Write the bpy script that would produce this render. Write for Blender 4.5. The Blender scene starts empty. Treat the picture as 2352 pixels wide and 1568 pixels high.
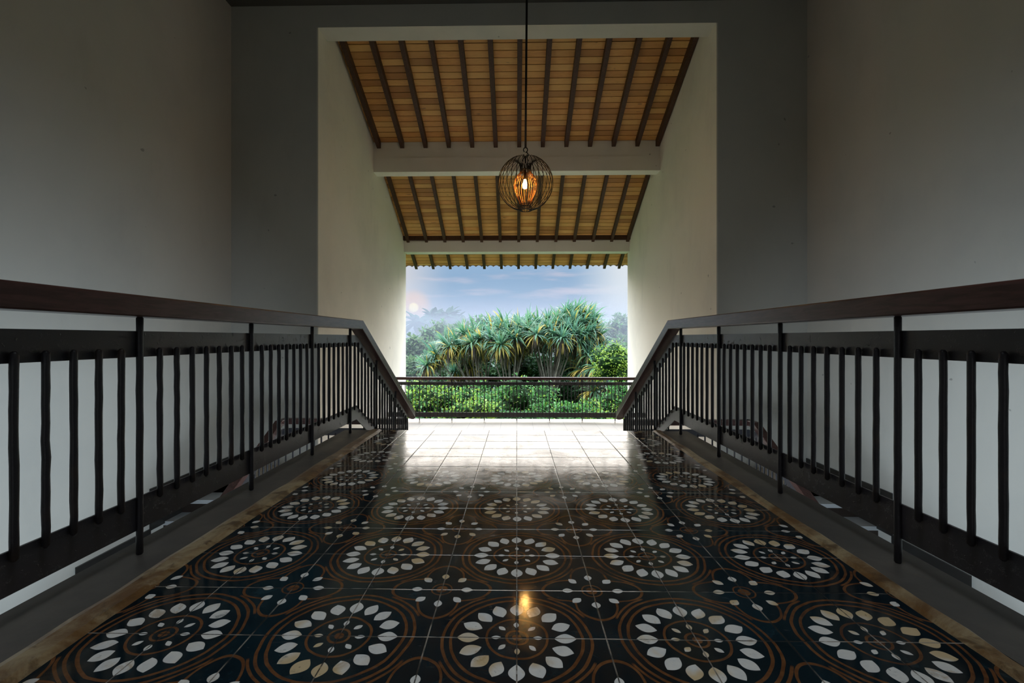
import bpy, math, random
from mathutils import Vector, Matrix
R = math.radians
C = bpy.context.scene.collection
S = bpy.context.scene
random.seed(7)

# ------------------------------------------------------------------ camera
F = 1080.0                      # focal length in pixels of the 2352 px frame
EYE = 0.839
YAW = R(1.06)
cam_d = bpy.data.cameras.new('camera'); cam = bpy.data.objects.new('camera', cam_d); C.objects.link(cam)
cam.location = (0, 0, EYE); cam.rotation_euler = (R(90), 0, YAW)
cam_d.sensor_width = 36; cam_d.lens = F / 2352 * 36
cam_d.shift_x = 9 / 2352; cam_d.shift_y = -8 / 2352
cam_d.clip_start = 0.05; cam_d.clip_end = 2000
S.camera = cam
S.view_settings.view_transform = 'Standard'; S.view_settings.look = 'None'
S.view_settings.exposure = 0.0; S.view_settings.gamma = 1.0; S.view_settings.use_curve_mapping = False

def at(px, py, Y):
    """the point at depth Y that the photograph shows at pixel px, py"""
    u = (px - 1167) / F; v = (776 - py) / F
    k = 1 + YAW * u
    return Vector(((u - YAW) / k * Y, Y, EYE + v / k * Y))

# ------------------------------------------------------------------ node helpers
class N:
    """a value in a node tree that can be written as arithmetic"""
    def __init__(s, nt, sock): s.nt, s.s = nt, sock
    def op(s, o, *a, clamp=False):
        n = s.nt.nodes.new('ShaderNodeMath'); n.operation = o; n.use_clamp = clamp
        for i, x in enumerate((s,) + a):
            if isinstance(x, N): s.nt.links.new(x.s, n.inputs[i])
            else: n.inputs[i].default_value = x
        return N(s.nt, n.outputs[0])
    def __add__(s, b): return s.op('ADD', b)
    def __sub__(s, b): return s.op('SUBTRACT', b)
    def __mul__(s, b): return s.op('MULTIPLY', b)
    def __truediv__(s, b): return s.op('DIVIDE', b)
    __radd__ = __add__; __rmul__ = __mul__
    def __rsub__(s, b): return s.op('MULTIPLY', -1.0).op('ADD', b)
    def abs(s): return s.op('ABSOLUTE')
    def sq(s): return s.op('MULTIPLY', s)
    def sqrt(s): return s.op('SQRT')
    def cos(s): return s.op('COSINE')
    def sin(s): return s.op('SINE')
    def floor(s): return s.op('FLOOR')
    def max(s, b): return s.op('MAXIMUM', b)
    def min(s, b): return s.op('MINIMUM', b)
    def pow(s, b): return s.op('POWER', b)
    def ping(s, c): return s.op('MODULO', c) 
    def ss(s, a, b):
        n = s.nt.nodes.new('ShaderNodeMapRange'); n.interpolation_type = 'SMOOTHSTEP'
        s.nt.links.new(s.s, n.inputs[0])
        if a < b: n.inputs[1].default_value, n.inputs[2].default_value, n.inputs[3].default_value, n.inputs[4].default_value = a, b, 0, 1
        else: n.inputs[1].default_value, n.inputs[2].default_value, n.inputs[3].default_value, n.inputs[4].default_value = b, a, 1, 0
        return N(s.nt, n.outputs[0])

class Mat:
    def __init__(s, name, rough=0.6, spec=0.5, metal=0.0):
        s.m = bpy.data.materials.new(name); s.m.use_nodes = True; s.nt = s.m.node_tree
        s.b = s.nt.nodes['Principled BSDF']
        s.b.inputs['Roughness'].default_value = rough; s.b.inputs['Metallic'].default_value = metal
        s.b.inputs['Specular IOR Level'].default_value = spec
        s.tc = s.nt.nodes.new('ShaderNodeTexCoord')
    def link(s, a, b): s.nt.links.new(a.s if isinstance(a, N) else a, b)
    def coord(s, scale=(1, 1, 1), kind='Object'):
        mp = s.nt.nodes.new('ShaderNodeMapping'); mp.inputs['Scale'].default_value = scale
        s.link(s.tc.outputs[kind], mp.inputs[0]); return mp.outputs[0]
    def noise(s, scale, detail=4, rough=0.55, vec=None, dist=0.0):
        n = s.nt.nodes.new('ShaderNodeTexNoise'); n.inputs['Scale'].default_value = scale
        n.inputs['Detail'].default_value = detail; n.inputs['Roughness'].default_value = rough; n.inputs['Distortion'].default_value = dist
        s.link(vec if vec is not None else s.tc.outputs['Object'], n.inputs['Vector'])
        return N(s.nt, n.outputs['Fac'])
    def mix(s, f, a, b):
        n = s.nt.nodes.new('ShaderNodeMix'); n.data_type = 'RGBA'
        if isinstance(f, N): s.link(f, n.inputs[0])
        else: n.inputs[0].default_value = f
        for x, i in ((a, 6), (b, 7)):
            if isinstance(x, (tuple, list)): n.inputs[i].default_value = tuple(x) + (1,) if len(x) == 3 else x
            else: s.link(x, n.inputs[i])
        return n.outputs[2]
    def color(s, c):
        if isinstance(c, (tuple, list)): s.b.inputs['Base Color'].default_value = tuple(c) + (1,)
        else: s.link(c, s.b.inputs['Base Color'])
    def bump(s, h, strength=0.3, dist=0.01):
        n = s.nt.nodes.new('ShaderNodeBump'); n.inputs['Strength'].default_value = strength; n.inputs['Distance'].default_value = dist
        s.link(h, n.inputs['Height']); s.link(n.outputs[0], s.b.inputs['Normal'])

# ------------------------------------------------------------------ world: hazy bright sky with a low veiled sun
W = bpy.data.worlds.new('sky'); S.world = W; W.use_nodes = True
wn = W.node_tree; bg = wn.nodes['Background']
tc = wn.nodes.new('ShaderNodeTexCoord'); sep = wn.nodes.new('ShaderNodeSeparateXYZ'); wn.links.new(tc.outputs['Generated'], sep.inputs[0])
dx, dy, dz = (N(wn, sep.outputs[i]) for i in range(3))
def ramp(f, stops):
    n = wn.nodes.new('ShaderNodeValToRGB'); cr = n.color_ramp
    while len(cr.elements) < len(stops): cr.elements.new(0.5)
    for e, (p, c) in zip(cr.elements, stops): e.position = p; e.color = tuple(c) + (1,)
    wn.links.new(f.s, n.inputs[0]); return n.outputs[0]
def wmix(f, a, b, mode='MIX'):
    n = wn.nodes.new('ShaderNodeMix'); n.data_type = 'RGBA'; n.blend_type = mode
    if isinstance(f, N): wn.links.new(f.s, n.inputs[0])
    else: n.inputs[0].default_value = f
    for x, i in ((a, 6), (b, 7)):
        if isinstance(x, (tuple, list)): n.inputs[i].default_value = tuple(x) + (1,)
        else: wn.links.new(x, n.inputs[i])
    return n.outputs[2]
low = ramp(dz * 6.0, [(0.0, (.47, .54, .66)), (.25, (.40, .46, .62)), (.55, (.26, .41, .60)), (1.0, (.31, .47, .68))])
mp = wn.nodes.new('ShaderNodeMapping'); mp.inputs['Scale'].default_value = (3.2, 3.2, 22)
mp.inputs['Rotation'].default_value = (0, R(3), 0)
wn.links.new(tc.outputs['Generated'], mp.inputs[0])
cn = wn.nodes.new('ShaderNodeTexNoise'); cn.inputs['Scale'].default_value = 1.6; cn.inputs['Detail'].default_value = 5; cn.inputs['Roughness'].default_value = .5
wn.links.new(mp.outputs[0], cn.inputs['Vector'])
cl = N(wn, cn.outputs['Fac']).ss(.50, .72)
low = wmix(cl * 0.75, low, (.66, .62, .72))
# pale bright veil towards the left and right of the view
az = dx / dy.max(.05)
low = wmix(az.ss(-.13, -.27) * 0.85, low, (.74, .72, .74))
low = wmix(az.ss(.10, .24) * 0.9, low, (.78, .83, .87))
# veiled sun
SUN = at(950, 706, 1.0) - Vector((0, 0, EYE)); SUN.normalize()
dt = dx * SUN.x + dy * SUN.y + dz * SUN.z
low = wmix(dt.ss(.9991, .99993) * .65, low, (.93, .62, .47))
low = wmix(dt.ss(.99993, .99998) * .95, low, (1.1, .95, .62))
high = ramp(dz, [(0.0, (1, .97, .94)), (.5, (.88, .95, 1.05)), (1.0, (.75, .9, 1.1))])
HI = 12.0
hi = wmix(1.0, high, (HI, HI, HI), 'MULTIPLY')
hi.node.clamp_result = False
back = dy.ss(-.05, .25)                       # the sky behind the building is duller
hi = wmix(back, wmix(1.0, high, (1.7, 1.8, 1.9), 'MULTIPLY'), hi)
mid = ramp(dz, [(0.0, (1.0, .93, .84)), (1.0, (1.0, .93, .84))])
mid = wmix(1.0, mid, (5.2, 5.2, 5.2), 'MULTIPLY')
mid = wmix(back, wmix(1.0, high, (.9, .95, 1.0), 'MULTIPLY'), mid)
col = wmix(dz.ss(.150, .20), low, mid)
col = wmix(dz.ss(.25, .40), col, hi)
col = wmix(dz.ss(-.02, -.12), col, (.10, .14, .07))
wn.links.new(col, bg.inputs['Color']); bg.inputs['Strength'].default_value = 1.0

sun_d = bpy.data.lights.new('sun', 'SUN'); sun = bpy.data.objects.new('sun', sun_d); C.objects.link(sun)
sun_d.energy = 3.5; sun_d.angle = R(12); sun_d.color = (1.0, .90, .74)
sd = Vector((-.42, -.30, .86)).normalized()
sun.rotation_euler = sd.to_track_quat('Z', 'Y').to_euler(); sun.location = (-20, -20, 30)

# added cool fill lights for the lower walls; the landing slab cuts them off from the upper walls
for nm_, sx_ in (('lower_fill_left', -1), ('lower_fill_right', 1)):
    ld = bpy.data.lights.new(nm_, 'AREA'); lo_ = bpy.data.objects.new(nm_, ld); C.objects.link(lo_)
    ld.shape = 'RECTANGLE'; ld.size = 1.1; ld.size_y = 3.8; ld.energy = 140; ld.color = (.70, .86, 1.0)
    lo_.location = (sx_*.30, 3.0, -1.05); lo_.rotation_euler = (0, R(-125*sx_), 0)

# soft unseen fill light added over the photographer to brighten the near floor
ld = bpy.data.lights.new('overhead_fill', 'AREA'); lo_ = bpy.data.objects.new('overhead_fill', ld); C.objects.link(lo_)
ld.shape = 'RECTANGLE'; ld.size = 1.6; ld.size_y = 1.6; ld.energy = 17; ld.spread = R(85); ld.color = (.88, .95, 1.0)
lo_.location = (0, .9, 5.9)

# ------------------------------------------------------------------ mesh helpers
class MB:
    def __init__(s): s.v = []; s.f = []; s.mi = []; s.cur = 0
    def face(s, *i): s.f.append(i); s.mi.append(s.cur)
    def quad(s, a, b, c, d):
        n = len(s.v); s.v += [tuple(a), tuple(b), tuple(c), tuple(d)]; s.face(n, n+1, n+2, n+3)
    def box(s, x0, x1, y0, y1, z0, z1):
        n = len(s.v)
        for z in (z0, z1):
            for x, y in ((x0, y0), (x1, y0), (x1, y1), (x0, y1)): s.v.append((x, y, z))
        for q in ((3, 2, 1, 0), (4, 5, 6, 7), (0, 1, 5, 4), (1, 2, 6, 5), (2, 3, 7, 6), (3, 0, 4, 7)): s.face(*[n+k for k in q])
        return s
    def prism_x(s, x0, x1, prof):
        """a profile of (y, z) points, counter-clockwise seen from +x, extruded along x"""
        n = len(s.v); k = len(prof)
        for x in (x0, x1): s.v += [(x, y, z) for y, z in prof]
        s.face(*[n+k-1-i for i in range(k)]); s.face(*[n+k+i for i in range(k)])
        for i in range(k):
            j = (i+1) % k; s.face(n+i, n+j, n+k+j, n+k+i)
        return s
    def strip_x(s, x0, x1, top, bot):
        """board of thickness x0..x1 whose top and bottom edges follow two polylines of equal length"""
        n = len(s.v); k = len(top)
        for x in (x0, x1):
            s.v += [(x, y, z) for y, z in bot]; s.v += [(x, y, z) for y, z in top]
        for i in range(k-1):
            s.face(n+i, n+i+1, n+k+i+1, n+k+i)
            m = n + 2*k
            s.face(m+i+1, m+i, m+k+i, m+k+i+1)
            s.face(n+k+i, n+k+i+1, m+k+i+1, m+k+i)
            s.face(n+i+1, n+i, m+i, m+i+1)
        s.face(n, n+k, m+k, m); s.face(n+k-1, m+k-1, m+2*k-1, n+2*k-1)
        return s
    def tube(s, pts, rad, sides=6, caps=True):
        pts = [Vector(p) for p in pts]; n0 = len(s.v); ref = None
        for i, p in enumerate(pts):
            t = (pts[min(i+1, len(pts)-1)] - pts[max(i-1, 0)])
            if t.length < 1e-9: t = Vector((0, 0, 1))
            t.normalize()
            if ref is None: ref = Vector((1, 0, 0)) if abs(t.x) < .9 else Vector((0, 1, 0))
            a = (ref - t * ref.dot(t)).normalized(); b = t.cross(a); ref = a
            r = rad[i] if isinstance(rad, (list, tuple)) else rad
            for k in range(sides):
                an = 2*math.pi*(k+.5)/sides; s.v.append(tuple(p + (a*math.cos(an) + b*math.sin(an))*r))
        for i in range(len(pts)-1):
            for k in range(sides):
                j = (k+1) % sides; a0 = n0+i*sides
                s.face(a0+k, a0+j, a0+sides+j, a0+sides+k)
        if caps:
            s.face(*[n0+k for k in reversed(range(sides))]); e = n0+(len(pts)-1)*sides; s.face(*[e+k for k in range(sides)])
        return s
    def lathe(s, prof, c, sides=24):
        n0 = len(s.v)
        for r, z in prof:
            for k in range(sides):
                a = 2*math.pi*k/sides; s.v.append((c[0]+r*math.cos(a), c[1]+r*math.sin(a), c[2]+z))
        for i in range(len(prof)-1):
            for k in range(sides):
                j = (k+1) % sides; a0 = n0+i*sides; s.face(a0+k, a0+j, a0+sides+j, a0+sides+k)
        return s
    def build(s, name, mats, parent=None, smooth=False):
        me = bpy.data.meshes.new(name); me.from_pydata(s.v, [], s.f)
        mats = mats if isinstance(mats, (list, tuple)) else [mats]
        for m in mats: me.materials.append(m.m if isinstance(m, Mat) else m)
        if len(mats) > 1: me.polygons.foreach_set('material_index', s.mi)
        if smooth: me.polygons.foreach_set('use_smooth', [True]*len(me.polygons))
        me.update(); me.validate()
        o = bpy.data.objects.new(name, me); C.objects.link(o)
        if parent is not None:
            o.parent = parent; o.matrix_parent_inverse = Matrix.Translation(-parent.location)
        return o
def bevel(o, w=.004, seg=2):
    m = o.modifiers.new('bevel', 'BEVEL'); m.width = w; m.segments = seg; m.limit_method = 'ANGLE'; m.angle_limit = R(35); return o
def tag(o, label=None, cat=None, group=None, kind=None):
    for k, v in (('label', label), ('category', cat), ('group', group), ('kind', kind)):
        if v: o[k] = v
    return o
def empty(name, loc, label, cat, group=None):
    o = bpy.data.objects.new(name, None); o.location = loc; o.empty_display_size = .2; C.objects.link(o)
    return tag(o, label, cat, group)
def structure(o, label=None):
    o['kind'] = 'structure'
    if label: o['label'] = label
    return o

# ------------------------------------------------------------------ materials
def plaster(name, base, stain, amount=.5):
    m = Mat(name, .85, .25)
    a = m.noise(.55, 5, .6); b = m.noise(2.2, 6, .65, m.coord((1, 1, .35))); c = m.noise(14, 3)
    col = m.mix(a.ss(.42, .72) * amount, base, stain)
    col = m.mix(b.ss(.52, .8) * (amount * .5), col, tuple(x * .72 for x in base))
    spots = m.noise(9, 1, .4, m.coord((1, 1, 1))).ss(.80, .83)
    col = m.mix(spots * .5, col, (.12, .11, .1))
    m.color(col); m.bump(b * .6 + c * .25, .25, .012); return m
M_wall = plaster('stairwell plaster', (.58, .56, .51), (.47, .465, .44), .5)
M_jamb = plaster('passage plaster', (.82, .77, .67), (.66, .63, .56), .6)
M_beam = plaster('beam plaster', (.84, .81, .74), (.72, .68, .60), .4)
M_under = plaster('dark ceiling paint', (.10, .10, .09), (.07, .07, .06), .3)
M_white = plaster('lower wall paint', (.74, .77, .80), (.66, .7, .74), .2)

def wood(name, a, b, rough=.45, scale=(1, 14, 14), grain=6.0, cellvar=None):
    m = Mat(name, rough, .4)
    g = m.noise(grain, 5, .6, m.coord(scale), .6)
    col = m.mix(g.ss(.35, .7), a, b)
    if cellvar:
        oi = m.nt.nodes.new('ShaderNodeSeparateXYZ'); m.link(m.tc.outputs['Object'], oi.inputs[0])
        k = (N(m.nt, oi.outputs[1]) / cellvar[0]).floor() * 7.31 + (N(m.nt, oi.outputs[0]) / cellvar[1] + cellvar[2]).floor() * 3.17
        w = m.nt.nodes.new('ShaderNodeTexWhiteNoise'); w.noise_dimensions = '1D'; m.link(k, w.inputs['W'])
        v = N(m.nt, w.outputs['Value'])
        col = m.mix(v.ss(0, 1) * .5, col, tuple(x * .45 for x in a))
        col = m.mix((v * 5.3).op('FRACT').ss(.5, 1) * .45, col, (b[0] * 1.15, b[1] * .85, b[2] * .6))
    m.color(col); m.bump(g, .15, .004); return m
M_plank = wood('honey wood planks', (.56, .33, .115), (.74, .46, .17), .5, (1, 18, 18), 4.0)
M_rafter = wood('dark rafter wood', (.042, .017, .008), (.085, .036, .017), .5, (18, 1, 18), 4.0)
M_rail = wood('dark handrail wood', (.055, .024, .020), (.105, .046, .040), .34, (10, 1.2, 10), 6.0)
M_railx = wood('dark handrail wood across', (.055, .024, .020), (.105, .046, .040), .34, (1.2, 10, 10), 6.0)

M_iron = Mat('black painted iron', .42, .45, 0.0)
_n = M_iron.noise(38, 5, .65); _r = M_iron.noise(5, 3)
M_iron.color(M_iron.mix(_r.ss(.55, .75) * .6, (.022, .020, .024), (.065, .042, .026)))
M_iron.bump(_n, .5, .004)
M_plate = Mat('black painted flat iron', .36, .5, 0.0)
_n = M_plate.noise(26, 6, .7, M_plate.coord((1, 1, 1.6))); _b = M_plate.noise(60, 1, .4)
M_plate.color(M_plate.mix(M_plate.noise(3).ss(.5, .8), (.045, .043, .050), (.080, .068, .074)))
M_plate.bump(_n.ss(.55, .8) + _b.ss(.72, .8) * .6, .45, .004)

M_curb = Mat('dark cement edge', .5, .4)
_a = M_curb.noise(1.6, 6, .65); _b = M_curb.noise(8, 5, .7)
_c = M_curb.mix(_a.ss(.35, .7), (.070, .067, .062), (.135, .122, .105))
_c = M_curb.mix(_b.ss(.6, .8) * .5, _c, (.18, .12, .05))
M_curb.color(_c); M_curb.bump(_a * .7 + _b * .3, .3, .01)
M_border = Mat('stained cement border', .38, .45)
_a = M_border.noise(2.4, 7, .7, None, .8); _b = M_border.noise(7, 6, .7, None, .5)
_c = M_border.mix(_a.ss(.38, .62), (.17, .085, .028), (.42, .33, .19))
_c = M_border.mix(_b.ss(.50, .62) * .8, _c, (.085, .045, .018))
_c = M_border.mix(_b.ss(.42, .30) * .5, _c, (.48, .42, .30))
M_border.color(_c); M_border.bump(_a + _b * .5, .35, .01)

T = .25
def tile_material():
    m = Mat('patterned cement tiles', .2, .32)
    nt = m.nt; sp = nt.nodes.new('ShaderNodeSeparateXYZ'); m.link(m.tc.outputs['Object'], sp.inputs[0])
    X, Y = N(nt, sp.outputs[0]), N(nt, sp.outputs[1])
    wob = m.noise(9, 2, .5); wob2 = m.noise(7.3, 2, .5, m.coord((1.3, .9, 1)))
    gx = X / T; gy = (Y - 1.316) / T
    wx = gx + (wob - .5) * .06; wy = gy + (wob2 - .5) * .06
    def tri(a):           # distance in tiles to the nearest even line, signed
        return (a / 2 + .5).op('FRACT') * 2 - 1
    u, v = tri(wx), tri(wy)
    def ring(r, c, w): return (r - c).abs().ss(w, w * .72)
    def leaves(u, v, R0, L, wd, n, skip=False):
        r = (u.sq() + v.sq()).sqrt(); th = v.op('ARCTAN2', u)
        k = (th * (n / (2 * math.pi)) + .5).floor() * (2 * math.pi / n)
        d = th - k
        s_ = r * d.cos() - R0; t_ = r * d.sin()
        s2 = (s_ / L)
        w_ = (1 - s2.sq()) * wd
        return (w_ - t_.abs()).ss(0, .007), r, th
    big, r, th = leaves(u, v, .545, .122, .086, 16)
    small, _, _ = leaves(u, v, .235, .058, .034, 8)
    u2, v2 = tri(wx + 1), tri(wy + 1)
    cor, r2, th2 = leaves(u2, v2, .335, .078, .056, 8)
    white = big.max(small).max(cor)
    scroll = (th2 * 2).cos().abs().pow(1.4) * .27 + .375
    oc = ring(r, .83, .020).max(ring(r, .735, .020)).max(ring(r, .345, .017)).max(ring(r, .12, .017)).max(r.ss(.06, .05))
    oc = oc.max(r2.ss(.085, .07)).max(ring(r2, .135, .012)).max(ring(r2, scroll, .020) if False else (r2 - scroll).abs().ss(.024, .016) * r.ss(.86, .88))
    oc = oc.max((r - .90).abs().ss(.018, .012) * (th * 4 + .0).cos().ss(-.15, -.4))
    # per tile tone
    cell = gx.floor() * 12.9898 + gy.floor() * 78.233
    wnz = nt.nodes.new('ShaderNodeTexWhiteNoise'); wnz.noise_dimensions = '1D'; m.link(cell, wnz.inputs['W'])
    cv = N(nt, wnz.outputs['Value'])
    big_n = m.noise(2.1, 6, .65, None, .6); fine = m.noise(22, 6, .7); blot = m.noise(5.5, 6, .7, None, 1.0)
    base = m.mix(big_n.ss(.35, .7), (.004, .012, .019), (.010, .034, .048))
    base = m.mix(blot.ss(.56, .72) * .7, base, (.026, .070, .092))
    base = m.mix((cv * .5), base, (.008, .012, .013))
    ochre = m.mix(fine.ss(.35, .7), (.15, .060, .022), (.27, .115, .042))
    wcol = m.mix(fine.ss(.3, .65), (.80, .82, .82), (.92, .92, .88))
    wcol = m.mix(m.noise(3.1, 3, .6, None, .4).ss(.50, .60) * .8, wcol, (.70, .50, .22))
    wcol = m.mix(blot.ss(.55, .66) * .6, wcol, (.50, .34, .16))
    speck = m.noise(46, 2, .5).ss(.70, .75)
    wcol = m.mix(speck * .6, wcol, (.08, .09, .09))
    fade = m.noise(3.3, 5, .7).ss(.72, .5)                      # worn patches
    col = m.mix(oc * (fade * .65 + .22), base, ochre)
    col = m.mix(white * (m.noise(14, 4, .7).ss(.8, .6) * .85 + .1), col, wcol)
    scr = m.noise(6, 8, .75, m.coord((1.0, 2.6, 1)), 1.4).ss(.62, .72)
    col = m.mix(scr * .35, col, (.20, .19, .18))
    rust = m.noise(1.7, 5, .65, m.coord((1, 1, 1)), .5).ss(.58, .75)
    edge = X.abs().ss(.95, 1.24)
    col = m.mix(edge * (big_n.ss(.45, .65)) * .55, col, (.13, .075, .025))
    # joints
    def line(a): return ((a + .5).op('FRACT') - .5).abs()
    jn = m.noise(30, 3, .6)
    jd = line(gx + (m.noise(2.0, 2) - .5) * .015).min(line(gy + (m.noise(2.4, 2) - .5) * .015))
    joint = jd.ss(.010, .005)
    jcol = m.mix(m.noise(4.2, 4, .7).ss(.45, .6), (.02, .018, .015), (.36, .32, .27))  # pale stretches paint in reflections caught by the joint edges
    col = m.mix(joint * (jn.ss(.3, .5) * .6 + .35), col, jcol)
    m.color(col)
    rg = m.noise(3.4, 6, .7, None, .7).ss(.35, .75) * .12 + .055 + joint * .35 + scr * .10 + fine * .04
    m.link(rg, m.b.inputs['Roughness'])
    tilt = (cv - .5) * ((gx.op('FRACT') - .5) + (gy.op('FRACT') - .5)) * .35
    h = jd.ss(0, .02) * .45 + fine * .07 + m.noise(5, 3) * .35 + scr * .05 + tilt
    m.bump(h, .22, .006)
    return m
M_tile = tile_material()
M_tile_plain = Mat('pale stone floor', .28, .5)
_sp = M_tile_plain.nt.nodes.new('ShaderNodeSeparateXYZ'); M_tile_plain.link(M_tile_plain.tc.outputs['Object'], _sp.inputs[0])
_x, _y = N(M_tile_plain.nt, _sp.outputs[0]), N(M_tile_plain.nt, _sp.outputs[1])
def _ln(a): return ((a + .5).op('FRACT') - .5).abs()
_j = _ln(_x / .36).min(_ln(_y / .36)).ss(.02, .010)
_c = M_tile_plain.mix(M_tile_plain.noise(1.5, 5).ss(.35, .7), (.50, .42, .33), (.60, .51, .41))
M_tile_plain.color(M_tile_plain.mix(_j * .6, _c, (.22, .18, .15)))
M_tread = Mat('white stair tread', .35, .5); M_tread.color(M_tread.mix(M_tread.noise(3), (.62, .64, .66), (.72, .74, .76)))
M_riser = Mat('dark stair riser', .45, .4); M_riser.color(M_riser.mix(M_riser.noise(5), (.030, .022, .018), (.055, .038, .030)))
M_skirt = Mat('black skirting tile', .35, .5); M_skirt.color((.022, .020, .018))

def leafmat(name, c1, c2, trans=.35, rough=.5, var=3.0):
    m = Mat(name, rough, .35)
    n = m.noise(var, 4, .7)
    gi = m.nt.nodes.new('ShaderNodeNewGeometry')
    rnd = N(m.nt, gi.outputs['Random Per Island'])
    col = m.mix(rnd, c1, c2); col = m.mix(n.ss(.4, .7) * .4, col, tuple(x * .6 for x in c1))
    m.color(col)
    tr = m.nt.nodes.new('ShaderNodeBsdfTranslucent'); m.link(col, tr.inputs[0])
    mx = m.nt.nodes.new('ShaderNodeMixShader'); mx.inputs[0].default_value = trans
    m.link(m.b.outputs[0], mx.inputs[1]); m.link(tr.outputs[0], mx.inputs[2])
    m.link(mx.outputs[0], m.nt.nodes['Material Output'].inputs['Surface'])
    return m
L_green = leafmat('pandanus leaf green', (.07, .20, .10), (.17, .34, .17))
L_teal = leafmat('pandanus leaf blue green', (.06, .18, .125), (.15, .32, .22))
L_gold = leafmat('pandanus leaf yellow', (.42, .36, .075), (.58, .46, .12))
L_dead = leafmat('pandanus dead leaf', (.045, .035, .030), (.10, .080, .062), .1)
L_lime = leafmat('lime foliage', (.16, .30, .03), (.34, .50, .07))
L_bush = leafmat('green foliage', (.035, .15, .030), (.10, .30, .07))
L_haze = leafmat('distant foliage', (.02, .05, .03), (.04, .08, .05), .1, 1.0)
L_haze.b.inputs['Specular IOR Level'].default_value = 0.0
L_deep = leafmat('deep green foliage', (.018, .07, .022), (.05, .15, .05))
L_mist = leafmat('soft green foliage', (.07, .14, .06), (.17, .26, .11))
M_bark = Mat('grey bark', .85, .2); M_bark.color(M_bark.mix(M_bark.noise(4, 5).ss(.35, .65), (.13, .115, .10), (.27, .25, .22)))
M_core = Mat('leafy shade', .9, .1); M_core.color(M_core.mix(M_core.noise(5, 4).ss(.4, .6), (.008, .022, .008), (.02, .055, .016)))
M_ground = Mat('undergrowth ground', .95, .1); M_ground.color(M_ground.mix(M_ground.noise(1.2, 6).ss(.4, .65), (.015, .045, .012), (.05, .11, .03)))

# ------------------------------------------------------------------ building shell
XL, XR = -4.415, 4.39            # side walls of the stairwell
JL, JR = -3.06, 3.03             # passage walls
FW = 7.19                        # front wall plane
ZB = -3.40                       # floor of the storey below
ZL = -1.124                      # lower landing
YB = -3.6                        # back wall
def st(name, mb, mat, label=None, bev=0):
    o = structure(mb.build(name, mat), label)
    if bev: bevel(o, bev)
    return o
st('wall_left', MB().box(XL-.25, XL, YB, FW+.3, ZB, 6.6), M_wall)
st('wall_right', MB().box(XR, XR+.25, YB, FW+.3, ZB, 6.6), M_wall)
LT = 5.62
st('wall_front', MB().box(XL, JL-.02, FW, FW+.3, ZB, 6.6).box(JR+.02, XR, FW, FW+.3, ZB, 6.6).box(JL-.02, JR+.02, FW, 7.53, LT, 6.6), M_wall)
st('trim_8', MB().box(JL-.02, JL, FW+.0005, FW+.3, ZB, LT).box(JR, JR+.02, FW+.0005, FW+.3, ZB, LT), M_jamb, 'pale reveal of the wide passage opening')
st('wall_passage_left', MB().box(JL-.3, JL, FW+.3, 12.92, ZB, 6.4), M_jamb)
st('wall_passage_right', MB().box(JR, JR+.3, FW+.3, 12.92, ZB, 6.4), M_jamb)
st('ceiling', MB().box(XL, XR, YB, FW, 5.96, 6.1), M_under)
# back wall behind the photographer; its unseen opening is added to let in fill light
st('wall_back', MB().box(XL, -1.0, YB-.25, YB, ZB, 6.1).box(1.0, XR, YB-.25, YB, ZB, 6.1).box(-1.0, 1.0, YB-.25, YB, 2.2, 6.1).box(-1.0, 1.0, YB-.25, YB, ZB, -.2), M_wall)

# landing
FL, FR = -1.567, 1.532
EL, ER = -1.335, 1.30
TL, TR_ = -1.227, 1.229
YE = 4.27
st('floor', MB().box(TL, TR_, YB, YE, -.03, 0), M_tile)
st('floor_slab', MB().box(FL, FR, YB, YE-.01, -.24, -.03), M_curb)
def border(x0, x1):
    mb = MB(); n = 60; rnd = random.Random(3 if x0 < 0 else 4)
    ys = [YB + (YE-.005-YB)*i/n for i in range(n+1)]
    prof = [(0, 0.0), (.25, .006), (.75, .008), (1, 0.0)]
    for y in ys:
        j0 = (rnd.random()-.5)*.012; j1 = (rnd.random()-.5)*.02
        for a, h in prof: mb.v.append((x0 + j0 + (x1+j1-x0-j0)*a, y, h + .0015 + rnd.random()*.0015 - (.003 if a in (0, 1) else 0)))
    for i in range(n):
        for k in range(3): a = i*4+k; mb.face(a, a+1, a+5, a+4)
    return mb
st('trim_1', border(EL, TL+.004), M_border, 'stained ochre cement border beside the left edge of the tiles')
st('trim_2', border(TR_-.004, ER), M_border, 'stained ochre cement border beside the right edge of the tiles')
st('trim_3', MB().box(FL, EL+.005, YB, YE-.005, -.03, 0.0), M_curb, 'dark cement edge strip under the left railing')
st('trim_4', MB().box(ER-.005, FR, YB, YE-.005, -.03, 0.0), M_curb, 'dark cement edge strip under the right railing')

# main flight down to the lower landing, pale treads
SL = .529; RUN = .3028; RISE = -ZL/7
prof = [(YE, -.001)]
mb = MB()
for k in range(7):
    y0 = YE - .01 + k*RUN; z1 = -k*RISE; 
    if k > 0: mb.box(FL, FR, y0 - RUN, y0 + (.03), z1-.05, z1)
mb2 = MB()
for k in range(7):
    y0 = YE - .01 + k*RUN
    mb2.box(FL+.01, FR-.01, y0 - .02, y0, ZL if k > 5 else -(k+1)*RISE-.25, -k*RISE - .03)
stairs = mb.build('staircase', M_tread)
structure(stairs, 'main flight of steps down to the balcony')
r_ = mb2.build('riser', M_riser, stairs)

# lower landing + balcony floor
BE = 11.42
st('floor_balcony', MB().box(JL, JR, FW, BE, ZL-.25, ZL).box(XL, XR, 6.40, FW, ZL-.25, ZL), M_tile_plain, 'pale tiled balcony floor beyond the stairs')
st('floor_lower', MB().box(XL, XR, YB, FW, ZB-.2, ZB), M_tile_plain)

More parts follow.
